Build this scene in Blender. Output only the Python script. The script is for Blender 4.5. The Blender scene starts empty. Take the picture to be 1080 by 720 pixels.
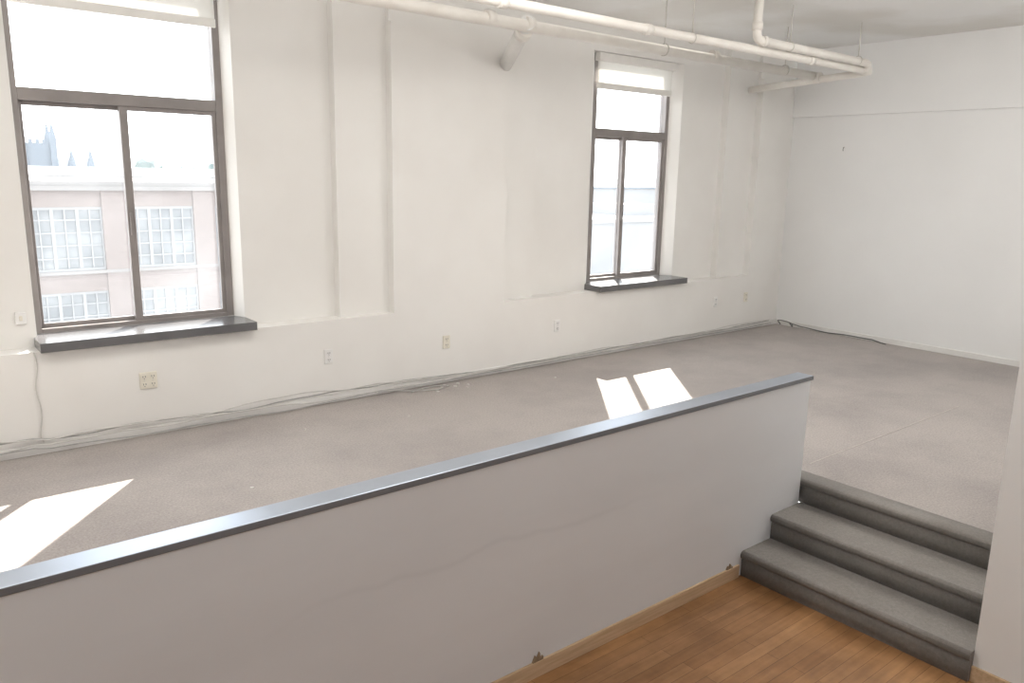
import bpy, bmesh, math, random
from mathutils import Vector, Matrix
random.seed(7)
C = bpy.context.scene.collection
S = 0.8            # survey units -> metres
UP = 0.6           # raised floor height in survey units (z=0 below is the raised floor)

# ------------------------------------------------------------------ materials
def newmat(name):
    m = bpy.data.materials.new(name); m.use_nodes = True
    nt = m.node_tree; b = nt.nodes['Principled BSDF']
    return m, nt, b
def mat(name, c1, c2=None, scale=4.0, rough=0.6, bump=0.0, bscale=60.0, metal=0.0, spec=0.5, lo=0.35, hi=0.65, detail=4, stretch=None, coat=0.0):
    m, nt, b = newmat(name)
    b.inputs['Roughness'].default_value = rough
    b.inputs['Metallic'].default_value = metal
    b.inputs['Specular IOR Level'].default_value = spec
    b.inputs['Coat Weight'].default_value = coat
    tc = nt.nodes.new('ShaderNodeTexCoord')
    src = tc.outputs['Object']
    if stretch:
        mp = nt.nodes.new('ShaderNodeMapping'); mp.inputs['Scale'].default_value = stretch
        nt.links.new(src, mp.inputs['Vector']); src = mp.outputs['Vector']
    n = nt.nodes.new('ShaderNodeTexNoise'); n.inputs['Scale'].default_value = scale; n.inputs['Detail'].default_value = detail
    nt.links.new(src, n.inputs['Vector'])
    r = nt.nodes.new('ShaderNodeValToRGB')
    r.color_ramp.elements[0].position = lo; r.color_ramp.elements[1].position = hi
    c2 = c2 or tuple(x*0.93 for x in c1)
    r.color_ramp.elements[0].color = (*c2, 1); r.color_ramp.elements[1].color = (*c1, 1)
    nt.links.new(n.outputs['Fac'], r.inputs['Fac']); nt.links.new(r.outputs['Color'], b.inputs['Base Color'])
    if bump:
        n2 = nt.nodes.new('ShaderNodeTexNoise'); n2.inputs['Scale'].default_value = bscale; n2.inputs['Detail'].default_value = 3
        nt.links.new(tc.outputs['Object'], n2.inputs['Vector'])
        bp = nt.nodes.new('ShaderNodeBump'); bp.inputs['Strength'].default_value = bump; bp.inputs['Distance'].default_value = 0.01
        nt.links.new(n2.outputs['Fac'], bp.inputs['Height']); nt.links.new(bp.outputs['Normal'], b.inputs['Normal'])
    return m

def halfwall_paint():
    # scuffed white paint with one faint wavy plaster seam running along the panel
    m = mat('scuffed_white_paint', (.80, .803, .815), (.75, .75, .76), 1.1, .6, .03, 20, stretch=(.5, 1, 1.8))
    nt = m.node_tree; b = nt.nodes['Principled BSDF']
    old = b.inputs['Base Color'].links[0].from_socket
    tc = nt.nodes.new('ShaderNodeTexCoord'); sp = nt.nodes.new('ShaderNodeSeparateXYZ'); nt.links.new(tc.outputs['Object'], sp.inputs[0])
    def math_(op, a, c=None, v=None):
        n = nt.nodes.new('ShaderNodeMath'); n.operation = op; nt.links.new(a, n.inputs[0])
        if c is not None: nt.links.new(c, n.inputs[1])
        elif v is not None: n.inputs[1].default_value = v
        return n.outputs[0]
    nz = nt.nodes.new('ShaderNodeTexNoise'); nz.noise_dimensions = '1D'; nz.inputs['Scale'].default_value = 1.6; nz.inputs['Detail'].default_value = 2
    nt.links.new(sp.outputs['X'], nz.inputs['W'])
    line = math_('MULTIPLY', nz.outputs['Fac'], v=.22)
    line = math_('ADD', line, v=.63)
    d = math_('ABSOLUTE', math_('SUBTRACT', sp.outputs['Z'], line))
    mr = nt.nodes.new('ShaderNodeMapRange'); mr.inputs['From Min'].default_value = .002; mr.inputs['From Max'].default_value = .02
    mr.inputs['To Min'].default_value = .955; mr.inputs['To Max'].default_value = 1.0
    nt.links.new(d, mr.inputs['Value'])
    dx = math_('ABSOLUTE', math_('SUBTRACT', sp.outputs['X'], v=.95))
    fx = nt.nodes.new('ShaderNodeMapRange'); fx.inputs['From Min'].default_value = .5; fx.inputs['From Max'].default_value = 1.15
    fx.inputs['To Min'].default_value = 1.0; fx.inputs['To Max'].default_value = 0.0
    nt.links.new(dx, fx.inputs['Value'])
    mx = nt.nodes.new('ShaderNodeMix'); mx.data_type = 'RGBA'; mx.blend_type = 'MULTIPLY'
    nt.links.new(fx.outputs[0], mx.inputs['Factor']); nt.links.new(old, mx.inputs['A']); nt.links.new(mr.outputs[0], mx.inputs['B'])
    nt.links.new(mx.outputs['Result'], b.inputs['Base Color'])
    return m

def carpet(name, c1, c2, c3, fs=75, bs=.9):
    m, nt, b = newmat(name)
    b.inputs['Roughness'].default_value = 0.95; b.inputs['Specular IOR Level'].default_value = 0.1
    b.inputs['Sheen Weight'].default_value = .12; b.inputs['Sheen Roughness'].default_value = .5
    tc = nt.nodes.new('ShaderNodeTexCoord')
    fine = nt.nodes.new('ShaderNodeTexNoise'); fine.inputs['Scale'].default_value = fs; fine.inputs['Detail'].default_value = 5; fine.inputs['Roughness'].default_value = .75
    big = nt.nodes.new('ShaderNodeTexNoise'); big.inputs['Scale'].default_value = bs; big.inputs['Detail'].default_value = 7; big.inputs['Roughness'].default_value = .68
    for n in (fine, big): nt.links.new(tc.outputs['Object'], n.inputs['Vector'])
    r = nt.nodes.new('ShaderNodeValToRGB'); r.color_ramp.elements[0].position = .34; r.color_ramp.elements[1].position = .66
    r.color_ramp.elements[0].color = (*c2, 1); r.color_ramp.elements[1].color = (*c1, 1)
    r2 = nt.nodes.new('ShaderNodeValToRGB'); r2.color_ramp.elements[0].position = .36; r2.color_ramp.elements[1].position = .58
    r2.color_ramp.elements[0].color = (*c3, 1); r2.color_ramp.elements[1].color = (1, 1, 1, 1)
    mx = nt.nodes.new('ShaderNodeMix'); mx.data_type = 'RGBA'; mx.blend_type = 'MULTIPLY'; mx.inputs['Factor'].default_value = 1
    nt.links.new(fine.outputs['Fac'], r.inputs['Fac']); nt.links.new(big.outputs['Fac'], r2.inputs['Fac'])
    nt.links.new(r.outputs['Color'], mx.inputs['A']); nt.links.new(r2.outputs['Color'], mx.inputs['B'])
    nt.links.new(mx.outputs['Result'], b.inputs['Base Color'])
    bp = nt.nodes.new('ShaderNodeBump'); bp.inputs['Strength'].default_value = .3; bp.inputs['Distance'].default_value = .01
    nt.links.new(fine.outputs['Fac'], bp.inputs['Height']); nt.links.new(bp.outputs['Normal'], b.inputs['Normal'])
    return m

def planks(name):
    m, nt, b = newmat(name)
    b.inputs['Roughness'].default_value = 0.3
    tc = nt.nodes.new('ShaderNodeTexCoord')
    br = nt.nodes.new('ShaderNodeTexBrick'); br.offset = .37; br.squash = 1
    br.inputs['Scale'].default_value = 1; br.inputs['Brick Width'].default_value = 1.1; br.inputs['Row Height'].default_value = .07
    br.inputs['Mortar Size'].default_value = .0013; br.inputs['Mortar Smooth'].default_value = .3; br.inputs['Bias'].default_value = 0
    br.inputs['Color1'].default_value = (.455, .248, .112, 1); br.inputs['Color2'].default_value = (.36, .185, .078, 1); br.inputs['Mortar'].default_value = (.16, .078, .036, 1)
    nt.links.new(tc.outputs['Object'], br.inputs['Vector'])
    mp = nt.nodes.new('ShaderNodeMapping'); mp.inputs['Scale'].default_value = (2.5, 30, 1)
    nt.links.new(tc.outputs['Object'], mp.inputs['Vector'])
    n = nt.nodes.new('ShaderNodeTexNoise'); n.inputs['Scale'].default_value = 1; n.inputs['Detail'].default_value = 6
    nt.links.new(mp.outputs['Vector'], n.inputs['Vector'])
    r = nt.nodes.new('ShaderNodeValToRGB'); r.color_ramp.elements[0].position = .3; r.color_ramp.elements[1].position = .7
    r.color_ramp.elements[0].color = (.79, .77, .75, 1); r.color_ramp.elements[1].color = (1.08, 1.08, 1.08, 1)
    n3 = nt.nodes.new('ShaderNodeTexNoise'); n3.inputs['Scale'].default_value = 2.6; n3.inputs['Detail'].default_value = 6; n3.inputs['Roughness'].default_value = .63
    nt.links.new(tc.outputs['Object'], n3.inputs['Vector'])
    r3 = nt.nodes.new('ShaderNodeValToRGB'); r3.color_ramp.elements[0].position = .35; r3.color_ramp.elements[1].position = .63
    r3.color_ramp.elements[0].color = (.71, .66, .61, 1); r3.color_ramp.elements[1].color = (1.1, 1.1, 1.1, 1)
    last = br.outputs['Color']
    for q, rr in ((n, r), (n3, r3)):
        nt.links.new(q.outputs['Fac'], rr.inputs['Fac'])
        mx = nt.nodes.new('ShaderNodeMix'); mx.data_type = 'RGBA'; mx.blend_type = 'MULTIPLY'; mx.inputs['Factor'].default_value = 1
        nt.links.new(last, mx.inputs['A']); nt.links.new(rr.outputs['Color'], mx.inputs['B']); last = mx.outputs['Result']
    nt.links.new(last, b.inputs['Base Color'])
    return m

def glass(name, veil):
    m = bpy.data.materials.new(name); m.use_nodes = True; nt = m.node_tree; nt.nodes.clear()
    out = nt.nodes.new('ShaderNodeOutputMaterial')
    tr = nt.nodes.new('ShaderNodeBsdfTransparent'); gl = nt.nodes.new('ShaderNodeBsdfGlossy'); gl.inputs['Roughness'].default_value = .02
    tl = nt.nodes.new('ShaderNodeBsdfTranslucent'); tl.inputs['Color'].default_value = (.90, .95, 1, 1)  # translucent veil on the pane imitates glare and haze
    a = nt.nodes.new('ShaderNodeMixShader'); a.inputs[0].default_value = .04
    nt.links.new(tr.outputs[0], a.inputs[1]); nt.links.new(gl.outputs[0], a.inputs[2])
    tc = nt.nodes.new('ShaderNodeTexCoord'); n = nt.nodes.new('ShaderNodeTexNoise'); n.inputs['Scale'].default_value = 1.6; n.inputs['Detail'].default_value = 5
    nt.links.new(tc.outputs['Object'], n.inputs['Vector'])
    mr = nt.nodes.new('ShaderNodeMapRange'); mr.inputs['From Min'].default_value = .3; mr.inputs['From Max'].default_value = .7
    mr.inputs['To Min'].default_value = veil*.6; mr.inputs['To Max'].default_value = veil*1.4
    nt.links.new(n.outputs['Fac'], mr.inputs['Value'])
    b = nt.nodes.new('ShaderNodeMixShader'); nt.links.new(mr.outputs[0], b.inputs[0])
    nt.links.new(a.outputs[0], b.inputs[1]); nt.links.new(tl.outputs[0], b.inputs[2])
    nt.links.new(b.outputs[0], out.inputs['Surface'])
    return m

def bricks(name):
    m, nt, b = newmat(name); b.inputs['Roughness'].default_value = .9
    tc = nt.nodes.new('ShaderNodeTexCoord'); mp = nt.nodes.new('ShaderNodeMapping'); mp.inputs['Rotation'].default_value = (math.radians(90), 0, 0)
    nt.links.new(tc.outputs['Object'], mp.inputs['Vector'])
    br = nt.nodes.new('ShaderNodeTexBrick'); br.inputs['Scale'].default_value = 4
    br.inputs['Color1'].default_value = (.195, .158, .145, 1); br.inputs['Color2'].default_value = (.165, .132, .12, 1); br.inputs['Mortar'].default_value = (.20, .178, .168, 1)  # red held back so the colour carries haze and glare
    nt.links.new(mp.outputs['Vector'], br.inputs['Vector']); nt.links.new(br.outputs['Color'], b.inputs['Base Color'])
    return m

M = dict(
    wall=mat('white_plaster', (.875, .86, .828), (.835, .815, .78), 1.3, .75, .02, 25),
    wallr=mat('cool_white_plaster', (.865, .863, .852), (.835, .833, .822), 1.0, .75, .02, 25),
    half=halfwall_paint(),
    ceil=mat('ceiling_paint', (.90, .90, .89), (.80, .785, .75), .75, .85, .05, 12, lo=.40, hi=.56, detail=7),
    base=mat('white_baseboard_paint', (.84, .83, .80), (.76, .745, .72), 3, .5),
    carpet=carpet('taupe_carpet', (.525, .479, .449), (.36, .326, .304), (.83, .825, .835)),
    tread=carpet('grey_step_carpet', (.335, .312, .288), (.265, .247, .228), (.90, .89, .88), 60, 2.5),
    riser=carpet('shaded_riser_carpet', (.275, .257, .238), (.22, .206, .19), (.88, .87, .86), 60, 2.5),  # same carpet as the treads, riser shade put into the colour
    wood=planks('oak_strip_floor'),
    pine=mat('pine_trim', (.66, .48, .31), (.55, .38, .23), 3, .5, stretch=(1.5, 20, 20)),
    oldwood=mat('torn_brown_wood', (.36, .26, .17), (.22, .15, .09), 20, .8),
    cap=mat('cap_painted_sheen', (.52, .575, .66), (.45, .50, .575), 2, .36, metal=.8, spec=.8),  # dark cap lightened and blued so the colour carries its sheen
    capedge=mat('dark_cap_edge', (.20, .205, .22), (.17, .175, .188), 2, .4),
    sill=mat('dark_sill', (.135, .132, .134), (.105, .103, .105), 3, .26, spec=.9, coat=.2),
    frame=mat('glare_lifted_frame', (.29, .262, .25), (.245, .222, .212), 6, .4),  # dark bronze lightened to imitate veiling glare from the windows
    blind=mat('pale_blind_bar', (.90, .885, .85), (.86, .845, .805), 8, .6),
    almond=mat('almond_plastic', (.83, .79, .69), (.79, .75, .65), 8, .4),
    white=mat('white_plastic', (.86, .85, .83), (.83, .82, .80), 8, .4),
    dark=mat('dark_slot', (.22, .21, .20), None, 8, .6),
    pipe=mat('cream_pipe_paint', (.87, .84, .785), (.81, .77, .715), 5, .45, .05, 30),
    pipeg=mat('grey_pipe_paint', (.84, .83, .81), (.77, .76, .73), 5, .5),
    rod=mat('painted_steel_rod', (.70, .67, .62), (.60, .57, .52), 10, .5),
    cableg=mat('grey_cable', (.50, .49, .47), (.40, .39, .38), 12, .6),
    cablew=mat('pale_cable', (.70, .68, .65), (.62, .60, .57), 12, .6),
    cabled=mat('dark_cable', (.17, .165, .16), (.12, .118, .115), 12, .5),
    chip=mat('paint_chip_white', (.70, .67, .64), None, 30, .7),
    seam=mat('carpet_seam_thread', (.57, .53, .50), (.49, .45, .42), 30, .95),
    brick=bricks('haze_paled_brick'),
    stone=mat('pale_stone', (.215, .203, .195), (.19, .18, .173), 1, .9),
    pane=mat('pale_window_glass', (.195, .205, .212), (.115, .125, .135), 1.6, .3),
    bars=mat('pale_window_bars', (.245, .248, .25), None, 2, .7),
    church=mat('hazy_blue_stone', (.15, .175, .205), (.135, .16, .19), .1, .95),  # distance haze is put into these hazy outside colours
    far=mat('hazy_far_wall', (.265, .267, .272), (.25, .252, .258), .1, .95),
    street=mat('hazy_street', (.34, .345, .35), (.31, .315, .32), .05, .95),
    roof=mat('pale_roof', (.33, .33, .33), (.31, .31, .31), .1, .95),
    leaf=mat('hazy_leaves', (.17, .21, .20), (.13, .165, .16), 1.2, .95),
    glassA=glass('veiled_glass', .024), glassB=glass('denser_veil_glass', .031),
)
def fabric():
    m, nt, b = newmat('blind_fabric')
    b.inputs['Base Color'].default_value = (.90, .89, .86, 1); b.inputs['Roughness'].default_value = .8
    out = nt.nodes['Material Output']; tl = nt.nodes.new('ShaderNodeBsdfTranslucent'); tl.inputs['Color'].default_value = (.88, .87, .84, 1)
    mx = nt.nodes.new('ShaderNodeMixShader'); mx.inputs[0].default_value = .4
    nt.links.new(b.outputs[0], mx.inputs[1]); nt.links.new(tl.outputs[0], mx.inputs[2]); nt.links.new(mx.outputs[0], out.inputs['Surface'])
    return m
M['fabric'] = fabric()

# ------------------------------------------------------------------ mesh helpers
class MB:
    def __init__(s): s.bm = bmesh.new()
    def box(s, x0, x1, y0, y1, z0, z1):
        v = [s.bm.verts.new(p) for p in ((x0,y0,z0),(x1,y0,z0),(x1,y1,z0),(x0,y1,z0),(x0,y0,z1),(x1,y0,z1),(x1,y1,z1),(x0,y1,z1))]
        for f in ((3,2,1,0),(4,5,6,7),(0,1,5,4),(1,2,6,5),(2,3,7,6),(3,0,4,7)): s.bm.faces.new([v[i] for i in f])
        return s
    def prism(s, prof, axis, a, b):
        def P(u, w, t): return {'x': (t,u,w), 'y': (u,t,w), 'z': (u,w,t)}[axis]
        A = [s.bm.verts.new(P(u,w,a)) for u, w in prof]; B = [s.bm.verts.new(P(u,w,b)) for u, w in prof]
        n = len(prof)
        s.bm.faces.new(A[::-1]); s.bm.faces.new(B)
        for i in range(n): s.bm.faces.new([A[i], A[(i+1)%n], B[(i+1)%n], B[i]])
        bmesh.ops.recalc_face_normals(s.bm, faces=s.bm.faces[:])
        return s
    def tube(s, pts, r, n=10):
        pts = [Vector(p) for p in pts]; rings = []; ref = None
        for i, p in enumerate(pts):
            t = (pts[min(i+1, len(pts)-1)] - pts[max(i-1, 0)]).normalized()
            if ref is None:
                ref = Vector((0,0,1)) if abs(t.z) < .9 else Vector((1,0,0))
            u = (ref - t*ref.dot(t)).normalized(); ref = u; w = t.cross(u)
            rings.append([s.bm.verts.new(p + (u*math.cos(2*math.pi*k/n) + w*math.sin(2*math.pi*k/n))*r) for k in range(n)])
        for A, B in zip(rings, rings[1:]):
            for k in range(n):
                f = s.bm.faces.new([A[k], A[(k+1)%n], B[(k+1)%n], B[k]]); f.smooth = True
        s.bm.faces.new(rings[0][::-1]); s.bm.faces.new(rings[-1])
        bmesh.ops.recalc_face_normals(s.bm, faces=s.bm.faces[:])
        return s
    def build(s, name, m, parent=None, origin=(0,0,0), bevel=0):
        if parent is not None: origin = parent['o']; 
        bmesh.ops.translate(s.bm, verts=s.bm.verts[:], vec=-Vector(origin))
        me = bpy.data.meshes.new(name); s.bm.to_mesh(me); s.bm.free()
        me.materials.append(m)
        o = bpy.data.objects.new(name, me); C.objects.link(o); o['o'] = list(origin)
        if parent is not None: o.parent = parent
        else: o.location = origin
        if bevel:
            bv = o.modifiers.new('soft_edge', 'BEVEL'); bv.width = bevel; bv.segments = 2; bv.limit_method = 'ANGLE'
        return o
def box(*a): return MB().box(*a)
def thing(name, label, cat, loc, group=None):
    o = bpy.data.objects.new(name, None); C.objects.link(o); o.location = loc; o['o'] = list(loc); o.empty_display_size = .1
    o['label'] = label; o['category'] = cat
    if group: o['group'] = group
    return o
def tag(o, label, cat, group=None):
    o['label'] = label; o['category'] = cat
    if group: o['group'] = group
    return o
def struct(o): o['kind'] = 'structure'; return o

# ------------------------------------------------------------------ room shell
XL, XR, YB, YA, YF, ZC, ZF = -3.0, 11.53, -2.6, 7.28, 1.54, 4.29, -0.6
YO = 7.79
YBB, YC, YW = 7.39, 7.495, 7.63      # second and deepest wall planes beside the windows, window frame face
XP = 4.88
struct(box(XL, 5.9, YB, 3.7, ZF-.12, ZF).build('floor', M['wood'], origin=(0,0,ZF)))
pf = MB()
pf.prism([(XL,3.25),(5.75,3.25),(5.75,YF-.06),(XR,YF-.06),(XR,YA+.02),(XL,YA+.02)], 'z', -.2, 0)
struct(pf.build('floor_upper', M['carpet']))
sm = MB().box(5.95, 8.9, 3.305, 3.317, -.01, .003)
struct(sm.build('trim_1', M['seam']))
struct(box(XL-.2, XR+.2, YB-.2, YO, ZC, ZC+.15).build('ceiling', M['ceil']))
# windows: (opening left, opening right at the wall face; frame left, right; head height)
W1 = (.965, 2.72, .975, 2.665, 3.93)
W2 = (7.30, 9.06, 7.45, 8.95, 3.89)
w = MB()
ZT = ZC+.02
w.box(XL-.2, XR+.2, YA, YO, ZF-.15, .86)
for a, b in ((-2.2,-.56),(4.26,5.77),(10.66,XR+.2)):
    w.box(a, b, YA, YO, .86, 3.82); w.box(a, b, YA+.05, YO, 3.82, ZT)
for a, b in ((-.56,0.0),(3.68,4.26),(5.77,6.28),(9.98,10.66)): w.box(a, b, YBB, YO, .86, ZT)
for a, b in ((XL-.2,-2.2),(0,W1[0]),(W1[1],3.68),(6.28,W2[0]),(W2[1],9.98)): w.box(a, b, YC, YO, .86, ZT)
for q in (W1, W2):
    w.box(q[0], q[1], YC, YO, q[4], ZT)
    if q[2]-q[0] > .03: w.prism([(q[0],YC),(q[2],YW),(q[2],YO),(q[0],YO)], 'z', .86, q[4])
    w.prism([(q[1],YC),(q[1],YO),(q[3],YO),(q[3],YW)], 'z', .86, q[4])
struct(w.build('wall_back', M['wall']))
w = MB(); w.box(XR, XR+.2, YF-.2, YA, ZF-.15, 3.30); w.box(XR-.04, XR+.2, YF-.2, YA, 3.30, ZT)
struct(w.build('wall_right', M['wallr']))
struct(box(XL-.2, XL, YB-.2, YA, ZF-.15, ZT).build('wall_left', M['wall']))
struct(box(XL-.2, XP+.2, YB-.2, YB, ZF-.15, ZT).build('wall_front', M['wall']))
struct(box(XP, 5.06, YB-.2, YF, ZF-.15, ZT).build('wall_partition', M['wallr']))
struct(box(5.06, XR+.2, YF-.2, YF, ZF-.15, ZT).build('wall_side', M['wallr']))
struct(box(XL, XR, YA-.02, YA+.01, 0, .08).build('baseboard_back', M['base'], bevel=.004))
struct(box(XR-.02, XR+.01, YF, YA-.02, 0, .08).build('baseboard_right', M['base'], bevel=.004))
struct(box(XP-.018, XP+.005, YB, YF, ZF, ZF+.10).build('baseboard_partition', M['pine'], bevel=.004))

# ------------------------------------------------------------------ windows
def ring(x0, x1, y0, y1, z0, z1, l, r, b, t):
    m = MB(); m.box(x0, x0+l, y0, y1, z0, z1); m.box(x1-r, x1, y0, y1, z0, z1)
    m.box(x0+l, x1-r, y0, y1, z0, z0+b); m.box(x0+l, x1-r, y0, y1, z1-t, z1); return m
def window(n, q, lw, xm0, xm1, s0, s1, gl, gr):
    xa, xb_, x0, x1, zt = q
    t = bpy.data.objects.new('window_%d' % n, None); C.objects.link(t); t['kind'] = 'structure'
    t.location = (x0, YW+.05, .94); t['o'] = [x0, YW+.05, .94]
    rw = .065
    f = ring(x0, x1, YW, YW+.12, .94, zt, lw, rw, .04, .05); f.box(x0+lw, x1-rw, YW, YW+.12, 2.86, 2.96)
    f.build('window_frame', M['frame'], t, bevel=.004)
    box(x0+lw, x1-rw, YW+.065, YW+.071, 2.96, zt-.05).build('glass_pane', M['glassA'], t)
    sl = ring(x0+lw, xm1, YW+.065, YW+.10, .98, 2.86, .03, xm1-xm0, .035, .035).build('sash', M['frame'], t, bevel=.003)
    box(x0+lw+.02, xm0+.01, YW+.08, YW+.086, 1.0, 2.84).build('glass_pane', gl, sl)
    sr = ring(xm0-.005, x1-rw, YW+.015, YW+.055, .98, 2.86, xm1-xm0+.005, .035, .035, .035).build('sash', M['frame'], t, bevel=.003)
    box(xm1-.01, x1-rw-.02, YW+.032, YW+.038, 1.0, 2.84).build('glass_pane', gr, sr)
    box(xm0+.01, xm0+.035, YW-.005, YW+.015, 1.75, 1.95).build('latch', M['frame'], sr, bevel=.003)
    k = MB(); k.prism([(s0,7.19),(s1,7.19),(s1,YC),(xb_,YC),(x1,YW),(x0,YW),(max(xa,s0),YC)] + ([(s0,YC)] if s0 < xa-.001 else []), 'z', .862, .94)
    k.build('window_sill', M['sill'], t, bevel=.008)
window(1, W1, .05, 1.78, 1.84, .94, 2.725, M['glassA'], M['glassB'])
window(2, W2, .075, 8.065, 8.13, 7.29, 9.05, M['glassA'], M['glassA'])

def blind(x0, x1, zt, zb, label):
    t = thing('roller_blind', label, 'blind', ((x0+x1)/2, YW-.06, zb), 'roller blinds at the tops of the windows')
    box(x0, x1, YW-.105, YW-.005, zt-.10, zt-.001).build('cassette', M['blind'], t, bevel=.01)
    box(x0+.03, x1-.03, YW-.04, YW-.034, zb+.04, zt-.09).build('fabric', M['fabric'], t)
    box(x0+.025, x1-.025, YW-.052, YW-.022, zb, zb+.075).build('bottom_bar', M['blind'], t, bevel=.006)
blind(1.0, 2.65, W1[4], 3.59, 'pale roller blind rolled up at the top of the wide left window')
blind(7.45, 8.95, W2[4], 3.45, 'pale roller blind rolled up at the top of the right window')

# ------------------------------------------------------------------ half wall and steps
XE = 5.57
h = thing('half_wall', 'long low white half wall with a dark satin cap beside the carpeted steps', 'half wall', (1.3, 3.21, ZF))
box(XL, XE, 3.164, 3.262, ZF, .825).build('wall_panel', M['half'], h)
cp = box(XL, XE+.012, 3.146, 3.288, .825, .860).build('cap', M['cap'], h, bevel=.005); cp['label'] = 'dark grey satin cap board'
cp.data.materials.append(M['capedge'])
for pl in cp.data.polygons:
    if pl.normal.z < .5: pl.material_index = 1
bb = box(XL, 4.80, 3.146, 3.164, ZF, ZF+.105).build('baseboard', M['pine'], h, bevel=.004); bb['label'] = 'bare pine baseboard'
def splinter(x, wd, ht):
    zb = ZF+.09
    m = MB(); m.prism([(x-wd,zb),(x+wd,zb),(x+wd*.9,zb+ht*.55),(x+wd*.45,zb+ht*.4),(x+wd*.3,zb+ht),(x-.1*wd,zb+ht*.5),(x-wd*.4,zb+ht*.8),(x-wd*.8,zb+ht*.3)], 'y', 3.150, 3.166)
    m.build('splinter', M['oldwood'], bb)['label'] = 'torn brown scrap above the baseboard'
splinter(2.80, .045, .07); splinter(4.68, .04, .05)

st = thing('carpeted_steps', 'three grey carpeted steps climbing from the wood floor to the raised carpet', 'steps', (5.2, 2.35, ZF))
def step(xn, xb, z, zl, y1=3.162):
    r = .032; o = .020
    prof = [(xb, zl), (xb, z)]
    for k in range(10):
        a = math.pi/2 + k*math.pi/9
        prof.append((xn + r + r*math.cos(a), z - r + r*math.sin(a)))
    prof += [(xn+o, z-2*r-.004), (xn+o, zl)]
    m = MB(); m.prism(prof, 'y', YF+.002, y1)
    for f in m.bm.faces: f.smooth = abs(f.normal.y) < .5 and f.calc_area() < .3
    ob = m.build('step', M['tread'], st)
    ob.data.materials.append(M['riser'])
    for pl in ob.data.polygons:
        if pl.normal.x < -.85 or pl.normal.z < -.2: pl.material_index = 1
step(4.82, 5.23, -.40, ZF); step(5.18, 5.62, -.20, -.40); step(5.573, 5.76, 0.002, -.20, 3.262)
# ------------------------------------------------------------------ outlets, switch, hook
def outlet(x, z, gang, m, label):
    wd = .047 if gang == 1 else .074; ht = .075
    t = thing('wall_outlet', label, 'outlet', (x, YA, z), 'electrical outlets along the window wall')
    box(x-wd, x+wd, YA-.014, YA+.002, z-ht, z+ht).build('cover_plate', m, t, bevel=.006)
    for g in ([0] if gang == 1 else [-.036, .036]):
        for s in (-1, 1):
            cz = z + s*.034
            pr = [(x+g+.024*math.cos(a), cz+.026*max(-.8, min(.8, math.sin(a)))) for a in [i*math.pi/8 for i in range(16)]]
            rc = MB().prism(pr, 'y', YA-.019, YA-.012).build('receptacle', m, t)
            sl = MB()
            for q in (-.010, .010): sl.box(x+g+q-.0025, x+g+q+.0025, YA-.021, YA-.018, cz-.004, cz+.012)
            sl.box(x+g-.0035, x+g+.0035, YA-.021, YA-.018, cz-.018, cz-.011)
            sl.build('socket_slots', M['dark'], rc)
        MB().tube([(x+g,YA-.018,z),(x+g,YA-.012,z)], .005, 8).build('screw', M['rod'], t)
outlet(1.75, .50, 2, M['almond'], 'double-width almond outlet on the wall below the left window')
outlet(3.48, .49, 1, M['white'], 'white outlet right of the left window, below the shallow wall recess')
outlet(4.93, .47, 1, M['almond'], 'almond outlet low on the wall pier between the two windows')
outlet(6.62, .48, 1, M['white'], 'white outlet low on the wall just left of the right window')
outlet(9.85, .51, 1, M['white'], 'small white outlet just right of the right window sill')
outlet(10.62, .52, 1, M['almond'], 'small almond outlet nearest the far corner of the room')
t = thing('switch_box', 'small off-white switch box on the wall beside the left window frame', 'switch', (.86, YC, 1.12))
box(.82, .90, YC-.03, YC+.002, 1.065, 1.165).build('box_body', M['white'], t, bevel=.006)
box(.848, .872, YC-.038, YC-.028, 1.095, 1.135).build('toggle', M['almond'], t, bevel=.003)
t = thing('wall_hook', 'tiny dark hook screwed high into the right wall', 'hook', (XR, 6.389, 2.81))
MB().tube([(XR+.002,6.389,2.835),(XR-.010,6.389,2.835)], .011, 10).build('hook_plate', M['rod'], t)
MB().tube([(XR-.008,6.389,2.835),(XR-.025,6.389,2.83),(XR-.03,6.389,2.80),(XR-.025,6.389,2.785),(XR-.016,6.389,2.79)], .0045, 8).build('hook_arm', M['cabled'], t)

# ------------------------------------------------------------------ pipes
def arc(p0, c, p1, n=6):
    p0, c, p1 = map(Vector, (p0, c, p1))
    return [tuple((1-t)**2*p0 + 2*t*(1-t)*c + t*t*p1) for t in [i/n for i in range(n+1)]]
pp = thing('sprinkler_pipe_run', 'white painted sprinkler pipes hung below the ceiling along the window wall', 'pipes', (7.0, 6.0, 3.7))
yA_, zA_ = 6.26, 3.775; yB_, zB_ = 5.53, 3.75; yD_, zD_ = 5.45, 3.835; xC = 10.34
MB().tube([(XL, yA_, zA_+.012), (xC, yA_, zA_-.035)], .058, 16).build('main_pipe', M['pipe'], pp)
MB().tube([(XL, yB_, zB_+.005)] + [(xC-.12, yB_, zB_)] + arc((xC-.1,yB_,zB_),(xC,yB_,zB_),(xC,yB_+.1,zB_-.01)), .046, 14).build('branch_pipe', M['pipe'], pp)
MB().tube([(xC, YA+.02, 3.63), (xC, yB_+.05, zB_-.02)], .047, 14).build('cross_pipe', M['pipe'], pp)
xd = 7.77
MB().tube([(xd, yD_, ZC+.02), (xd, yD_, zD_+.12)] + arc((xd,yD_,zD_+.1),(xd,yD_,zD_),(xd+.1,yD_,zD_)) + [(xC-.25, yD_, zD_-.01)] + arc((xC-.22,yD_,zD_-.01),(xC-.1,yD_,zD_-.01),(xC-.1,yD_+.03,zD_-.06)) + [(xC-.1, yB_, zB_)], .048, 14).build('drop_pipe', M['pipe'], pp)
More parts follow.
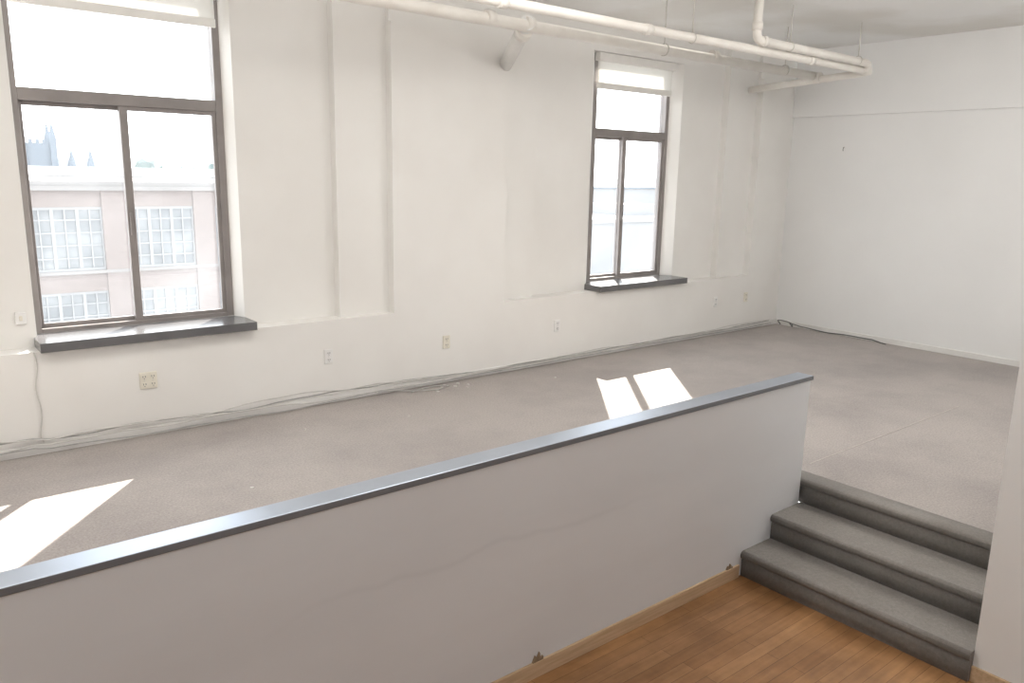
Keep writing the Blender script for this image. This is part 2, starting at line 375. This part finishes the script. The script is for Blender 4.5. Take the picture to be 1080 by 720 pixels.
MB().tube([(5.16, yA_-.03, zA_+.01), (5.74, YA+.02, 3.55)], .076, 16).build('wall_drain_pipe', M['pipeg'], pp)['label'] = 'thicker grey pipe angling into the wall'
MB().tube([(5.22, yA_+.06, zA_-.02), (5.29, yA_+.2, zA_-.05)], .088, 16).build('coupling', M['pipe'], pp)
for x in (1.2, 4.72, 5.20, 8.1): MB().tube([(x-.045,yA_,zA_),(x+.045,yA_,zA_)], .069, 16).build('coupling', M['pipe'], pp)
for x in (4.3, 6.1, 9.0): MB().tube([(x-.045,yB_,zB_),(x+.045,yB_,zB_)], .055, 14).build('coupling', M['pipe'], pp)
MB().tube([(xd+.1,yD_,zD_),(xd+.18,yD_,zD_)], .058, 14).build('coupling', M['pipe'], pp)
MB().tube([(xd,yD_,zD_+.1),(xd,yD_,zD_+.18)], .058, 14).build('coupling', M['pipe'], pp)
for (x, y, z, r) in ((xC,yA_,zA_-.06,.072),(xC,yB_+.04,zB_,.057)):
    MB().tube([(x,y-.09,z),(x,y+.09,z)], r, 14).build('tee_fitting', M['pipe'], pp)
def hanger(x, y, z, r):
    ho = MB().tube([(x,y+(r+.006)*math.cos(a),z+(r+.006)*math.sin(a)) for a in [i*math.pi/8 for i in range(17)]], .006, 6)
    hb = ho.build('hanger_ring', M['rod'], pp)
    MB().tube([(x,y,z+r+.005),(x,y,ZC+.01)], .007, 8).build('hanger_rod', M['rod'], hb)
for x in (2.0, 6.78): hanger(x, yB_, zB_, .046)
for x in (8.42, 9.95): hanger(x, yD_, zD_, .048)
for x in (3.0, 7.2, 9.6): hanger(x, yA_, zA_-.02, .060)

# ------------------------------------------------------------------ cables
def wav(x, k): return math.sin(x*1.7+k*2.1)*.5 + math.sin(x*4.3+k*1.3)*.35 + math.sin(x*.63+k)*.5 + math.sin(x*9.1+k*3)*.15
cg = 'cables tacked along the window wall base'
for k, (m, zz, amp, yy) in enumerate(((M['cableg'], .10, .034, 7.251), (M['cablew'], .125, .042, 7.236), (M['cablew'], .075, .03, 7.221), (M['cableg'], .045, .022, 7.206))):
    pts = []; x = -2.8
    while x < 11.3:
        u = min(1, max(0, (x-4.0)/.9)); fade = 1-.55*u
        base = zz*(1-u) + (zz*.55+.02)*u + (.02 if x < .9 else 0)
        pts.append((x, yy, max(.012, base + amp*fade*wav(x, k)))); x += .11
    o = MB().tube(pts, .006, 6).build('cable', m, origin=(0, yy, .05))
    if m is M['cablew']: tag(o, 'thin pale cable strung along the base of the window wall', 'cable', 'pale '+cg)
    else: tag(o, 'thin grey cable strung along the base of the window wall', 'cable', 'grey '+cg)
pts = [(4.0,7.185,.05),(4.25,7.17,.03),(4.4,7.12,.012),(4.65,7.02,.010),(4.85,7.1,.010),(4.72,7.17,.010),(4.5,7.15,.010),(4.3,7.08,.010)]
pp2 = []
for a, b in zip(pts, pts[1:]):
    for i in range(4): pp2.append(tuple(Vector(a).lerp(Vector(b), i/4)))
tag(MB().tube(pp2, .006, 6).build('cable', M['cableg'], origin=(4.5,7.1,0)), 'loose cable end curled on the carpet below the almond outlet between the windows', 'cable')
pts = []
for i in range(26):
    a = i/25*2.1*math.pi*1.2; pts.append((XR-.16+.07*math.cos(a)-.002*i, YA-.15-.012*i+.06*math.sin(a), .02+.10*abs(math.sin(a*.5))))
y = 6.8; i = 0
while y > 5.55:
    pts.append((XR-.06-.02*math.sin(y*9), y, .012+.02*abs(math.sin(y*3)))); y -= .08
pts += [(XR-.10, 5.45, .012), (XR-.14, 5.35, .012)]
tag(MB().tube(pts, .008, 6).build('cable', M['cabled'], origin=(XR-.1,6.4,0)), 'dark cable looped in the far corner and trailing along the right wall', 'cable')
pts = [(.90,7.272,.86)] + [(.90+.012*math.sin(i*.7), 7.268, .86-.045*i) for i in range(1,17)] + [(.905,7.262,.10)]
tag(MB().tube(pts, .005, 6).build('wire', M['cablew'], origin=(.9,7.27,.1)), 'thin white wire hanging down the wall under the left window corner', 'wire')

# ------------------------------------------------------------------ paint chips
spots = [(4.62,6.98,.026),(4.75,7.08,.026),(4.83,7.16,.022),(4.9,7.05,.026),(5.0,7.14,.02),(5.06,7.02,.022),(4.55,7.17,.018),(4.98,6.93,.018),(2.0,5.55,.016),(3.9,6.4,.014),(6.1,6.7,.014),(2.9,6.6,.012),(7.9,4.6,.014)]
for i, (x, y, r) in enumerate(spots):
    m = MB(); n = 6; ph = random.random()*6
    m.prism([(x+r*random.uniform(.6,1.2)*math.cos(ph+k*2*math.pi/n), y+r*random.uniform(.6,1.2)*math.sin(ph+k*2*math.pi/n)) for k in range(n)], 'z', 0, .006+.005*random.random())
    o = m.build('paint_chip', M['chip'], origin=(x,y,0))
    if i < 8: tag(o, 'small white paint chip scattered by the wall below the almond outlet', 'paint chip', 'paint chips below the almond outlet')
    else: tag(o, 'stray white crumb lying out on the open carpet', 'paint chip', 'stray crumbs on the carpet')

# ------------------------------------------------------------------ outside
struct(box(-120, 400, 9.0, 420, -14.2, -14).build('ground', M['street']))
YBld = 35.0
b = thing('brick_building', 'haze-paled red brick factory with large gridded windows across the street', 'building', (10, YBld, -14))
PW, BAY, X0, NB = .9, 3.55, 0.55, 8
ZTOP = 1.75
wm = MB(); wm.box(X0-6, X0+NB*BAY+1, YBld+.3, YBld+14, -14, ZTOP-.35)
floors = [(-1.75, .75), (-5.1, -2.6), (-8.6, -6.0)]
for k in range(NB+1):
    x = X0 + k*BAY; wm.box(x-PW/2, x+PW/2, YBld, YBld+.3, -14, ZTOP-.35)
for k in range(NB):
    xa, xb_ = X0+k*BAY+PW/2, X0+(k+1)*BAY-PW/2
    zs = [ZTOP-.35] + [v for f in floors for v in (f[1], f[0])] + [-14]
    for i in range(0, len(zs), 2): wm.box(xa, xb_, YBld+.08, YBld+.3, zs[i+1], zs[i])
wm.build('brick_wall', M['brick'], b)
cm = MB().box(X0-6, X0+NB*BAY+1.1, YBld-.15, YBld+14, ZTOP-.35, ZTOP-.18); cm.box(X0-6, X0+NB*BAY+1, YBld-.05, YBld+14, ZTOP-.18, ZTOP)
cm.build('cornice', M['stone'], b)
bm_ = MB()
for f in floors: bm_.box(X0-6, X0+NB*BAY+.6, YBld-.03, YBld+.02, f[0]-.12, f[0])
bm_.build('stone_band', M['stone'], b)
for k in range(NB):
    xa, xb_ = X0+k*BAY+PW/2, X0+(k+1)*BAY-PW/2
    for (za, zb) in floors[:2]:
        g = MB(); nx, nz = 6, 5; g.box(xa, xb_, YBld+.12, YBld+.29, za, za+.1); g.box(xa, xb_, YBld+.12, YBld+.29, zb-.1, zb)
        for i in range(nx+1):
            x = xa+(xb_-xa)*i/nx; hw_ = .06 if i in (0,2,4,6) else .025
            g.box(max(xa, x-hw_), min(xb_, x+hw_), YBld+.14, YBld+.27, za+.1, zb-.1)
        for i in range(1, nz):
            z = za+(zb-za)*i/nz; g.box(xa, xb_, YBld+.15, YBld+.26, z-.025, z+.025)
        go = g.build('window', M['bars'], b)
        box(xa, xb_, YBld+.22, YBld+.24, za, zb).build('pane', M['pane'], go)
# church
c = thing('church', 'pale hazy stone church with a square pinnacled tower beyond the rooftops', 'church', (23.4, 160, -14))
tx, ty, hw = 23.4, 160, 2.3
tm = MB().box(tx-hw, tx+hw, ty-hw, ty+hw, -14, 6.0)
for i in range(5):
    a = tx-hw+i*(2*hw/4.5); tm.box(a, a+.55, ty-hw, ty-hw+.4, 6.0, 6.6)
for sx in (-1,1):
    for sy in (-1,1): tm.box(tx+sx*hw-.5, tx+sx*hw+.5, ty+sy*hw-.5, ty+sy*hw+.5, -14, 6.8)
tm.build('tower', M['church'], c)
for sx in (-1,1):
    for sy in (-1,1):
        q = bmesh.new(); bmesh.ops.create_cone(q, cap_ends=True, segments=4, radius1=.72, radius2=.05, depth=2.8, matrix=Matrix.Translation((tx+sx*hw, ty+sy*hw, 8.2)) @ Matrix.Rotation(math.pi/4, 4, 'Z'))
        mm = MB(); mm.bm.free(); mm.bm = q; mm.build('pinnacle', M['church'], c)
nv = MB().prism([(ty-3,-14),(ty+5,-14),(ty+5,1.2),(ty+1,3.4),(ty-3,1.2)], 'x', tx+hw, tx+12); nv.build('nave', M['church'], c)
for dx in (5.2, 8.2):
    q = bmesh.new(); bmesh.ops.create_cone(q, cap_ends=True, segments=8, radius1=.8, radius2=.05, depth=3.4, matrix=Matrix.Translation((tx+dx, ty-1, 3.6)))
    mm = MB(); mm.bm.free(); mm.bm = q; mm.build('spire', M['church'], c)
# hazy trees beside the church
for i, (x, y, zt_, r) in enumerate(((33, 128, 2.9, 2.6), (38.5, 130, 2.5, 2.3), (45, 132, 2.8, 2.8))):
    t = thing('tree', 'hazy tree rising over the rooftops right of the church tower', 'tree', (x, y, -14), 'hazy trees by the church')
    q = bmesh.new(); bmesh.ops.create_icosphere(q, subdivisions=3, radius=1)
    for v in q.verts:
        d = 1 + .22*math.sin(v.co.x*7+i)*math.sin(v.co.y*6+2*i) + .2*math.sin(v.co.z*8+i*3) + random.uniform(-.1, .1)
        v.co = Vector((v.co.x*r*d, v.co.y*r*d, v.co.z*r*.9*d)) + Vector((x, y, zt_-r*.9))
    mm = MB(); mm.bm.free(); mm.bm = q; mm.build('crown', M['leaf'], t)
    MB().tube([(x,y,-14),(x,y,zt_-1.6*r)], .35, 8).build('trunk', M['leaf'], t)
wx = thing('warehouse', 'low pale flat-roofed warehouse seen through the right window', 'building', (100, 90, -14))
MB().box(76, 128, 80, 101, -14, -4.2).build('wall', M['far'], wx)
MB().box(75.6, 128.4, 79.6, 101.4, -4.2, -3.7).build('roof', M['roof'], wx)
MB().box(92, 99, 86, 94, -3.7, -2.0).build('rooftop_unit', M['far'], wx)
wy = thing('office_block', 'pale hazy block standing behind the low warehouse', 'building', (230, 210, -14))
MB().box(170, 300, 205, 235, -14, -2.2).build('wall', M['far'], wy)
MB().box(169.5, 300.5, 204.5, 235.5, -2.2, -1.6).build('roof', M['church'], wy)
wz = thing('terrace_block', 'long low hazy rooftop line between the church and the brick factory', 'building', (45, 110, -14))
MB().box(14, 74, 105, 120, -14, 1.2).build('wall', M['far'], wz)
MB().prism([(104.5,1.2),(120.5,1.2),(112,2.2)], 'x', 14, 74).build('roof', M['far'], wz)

# ------------------------------------------------------------------ light
world = bpy.data.worlds.new('sky'); bpy.context.scene.world = world; world.use_nodes = True
nt = world.node_tree; bg = nt.nodes['Background']
tc = nt.nodes.new('ShaderNodeTexCoord'); sx = nt.nodes.new('ShaderNodeSeparateXYZ'); rp = nt.nodes.new('ShaderNodeValToRGB')
nt.links.new(tc.outputs['Generated'], sx.inputs[0]); nt.links.new(sx.outputs['Z'], rp.inputs['Fac'])
rp.color_ramp.elements[0].position = 0.0; rp.color_ramp.elements[0].color = (.95, .98, 1, 1)
rp.color_ramp.elements[1].position = .35; rp.color_ramp.elements[1].color = (.88, .945, 1, 1)
nt.links.new(rp.outputs['Color'], bg.inputs['Color']); bg.inputs['Strength'].default_value = 4.3
sun = bpy.data.lights.new('sun', 'SUN'); sun.energy = 22; sun.angle = math.radians(.6); sun.color = (1, .95, .88)
so = bpy.data.objects.new('sun', sun); C.objects.link(so)
so.rotation_euler = Vector((-.84, -1, -.993)).to_track_quat('-Z', 'Y').to_euler(); so.location = (8, 12, 12)
def area(name, loc, target, sx_, sy_, pw, col=(1,1,1)):
    l = bpy.data.lights.new(name, 'AREA'); l.shape = 'RECTANGLE'; l.size = sx_*S; l.size_y = sy_*S; l.energy = pw; l.color = col
    o = bpy.data.objects.new(name, l); C.objects.link(o); o.location = loc
    o.rotation_euler = (Vector(target)-Vector(loc)).to_track_quat('-Z', 'Y').to_euler(); return o
def fill_point(name, loc, pw, rad, col=(1,.98,.955)):
    l = bpy.data.lights.new(name, 'POINT'); l.shadow_soft_size = rad*S; l.energy = pw; l.color = col
    o = bpy.data.objects.new(name, l); C.objects.link(o); o.location = loc
area('upper_fill', (1.8, 4.5, 4.2), (1.8, 4.9, 0), 7.5, 1.2, 48, (1, .975, .94))  # added fill over the raised floor, not a real ceiling lamp
area('end_fill', (7.8, 2.5, 4.2), (8.6, 3.2, 0), 3, 1, 29, (1, .98, .955))  # added fill to brighten the right wall
area('lower_fill', (.8, -1.2, 4.15), (3.5, 5.5, 1.2), 4, 1.5, 57, (.97, .98, 1))  # added fill behind the camera for the half wall face
fill_point('soft_fill', (-1.2, 5.1, 3.5), 33, .2)  # added point fill from the left to bring out the wall relief
fill_point('soft_fill', (3.6, 4.1, 3.78), 20, .4)  # added unseen point fill for walls and ceiling
fill_point('soft_fill', (7.7, 2.3, 3.78), 43, .4)  # added unseen point fill for the right end

# ------------------------------------------------------------------ camera
cam = bpy.data.cameras.new('camera'); cam.sensor_width = 36; cam.lens = 831.1/1080*36; cam.clip_end = 1000
co = bpy.data.objects.new('camera', cam); C.objects.link(co)
a, p, r = math.radians(39.003), math.radians(11.993), math.radians(-1.122)
fwd = Vector((math.sin(a)*math.cos(p), math.cos(a)*math.cos(p), -math.sin(p)))
right = Vector((math.cos(a), -math.sin(a), 0)); down = fwd.cross(right)
R = right*math.cos(r) + down*math.sin(r); D = -right*math.sin(r) + down*math.cos(r)
co.rotation_euler = Matrix((R, -D, -fwd)).transposed().to_euler(); co.location = (0, 0, 2.35)
bpy.context.scene.camera = co
bpy.context.scene.view_settings.view_transform = 'Standard'

# ------------------------------------------------------------------ survey units -> metres, wood floor at z = 0
for me in bpy.data.meshes: me.transform(Matrix.Scale(S, 4))
for o in C.objects:
    if 'o' in o: del o['o']
    if o.parent is None: o.location = (o.location + Vector((0,0,UP)))*S
    for md in o.modifiers:
        if md.type == 'BEVEL': md.width *= S
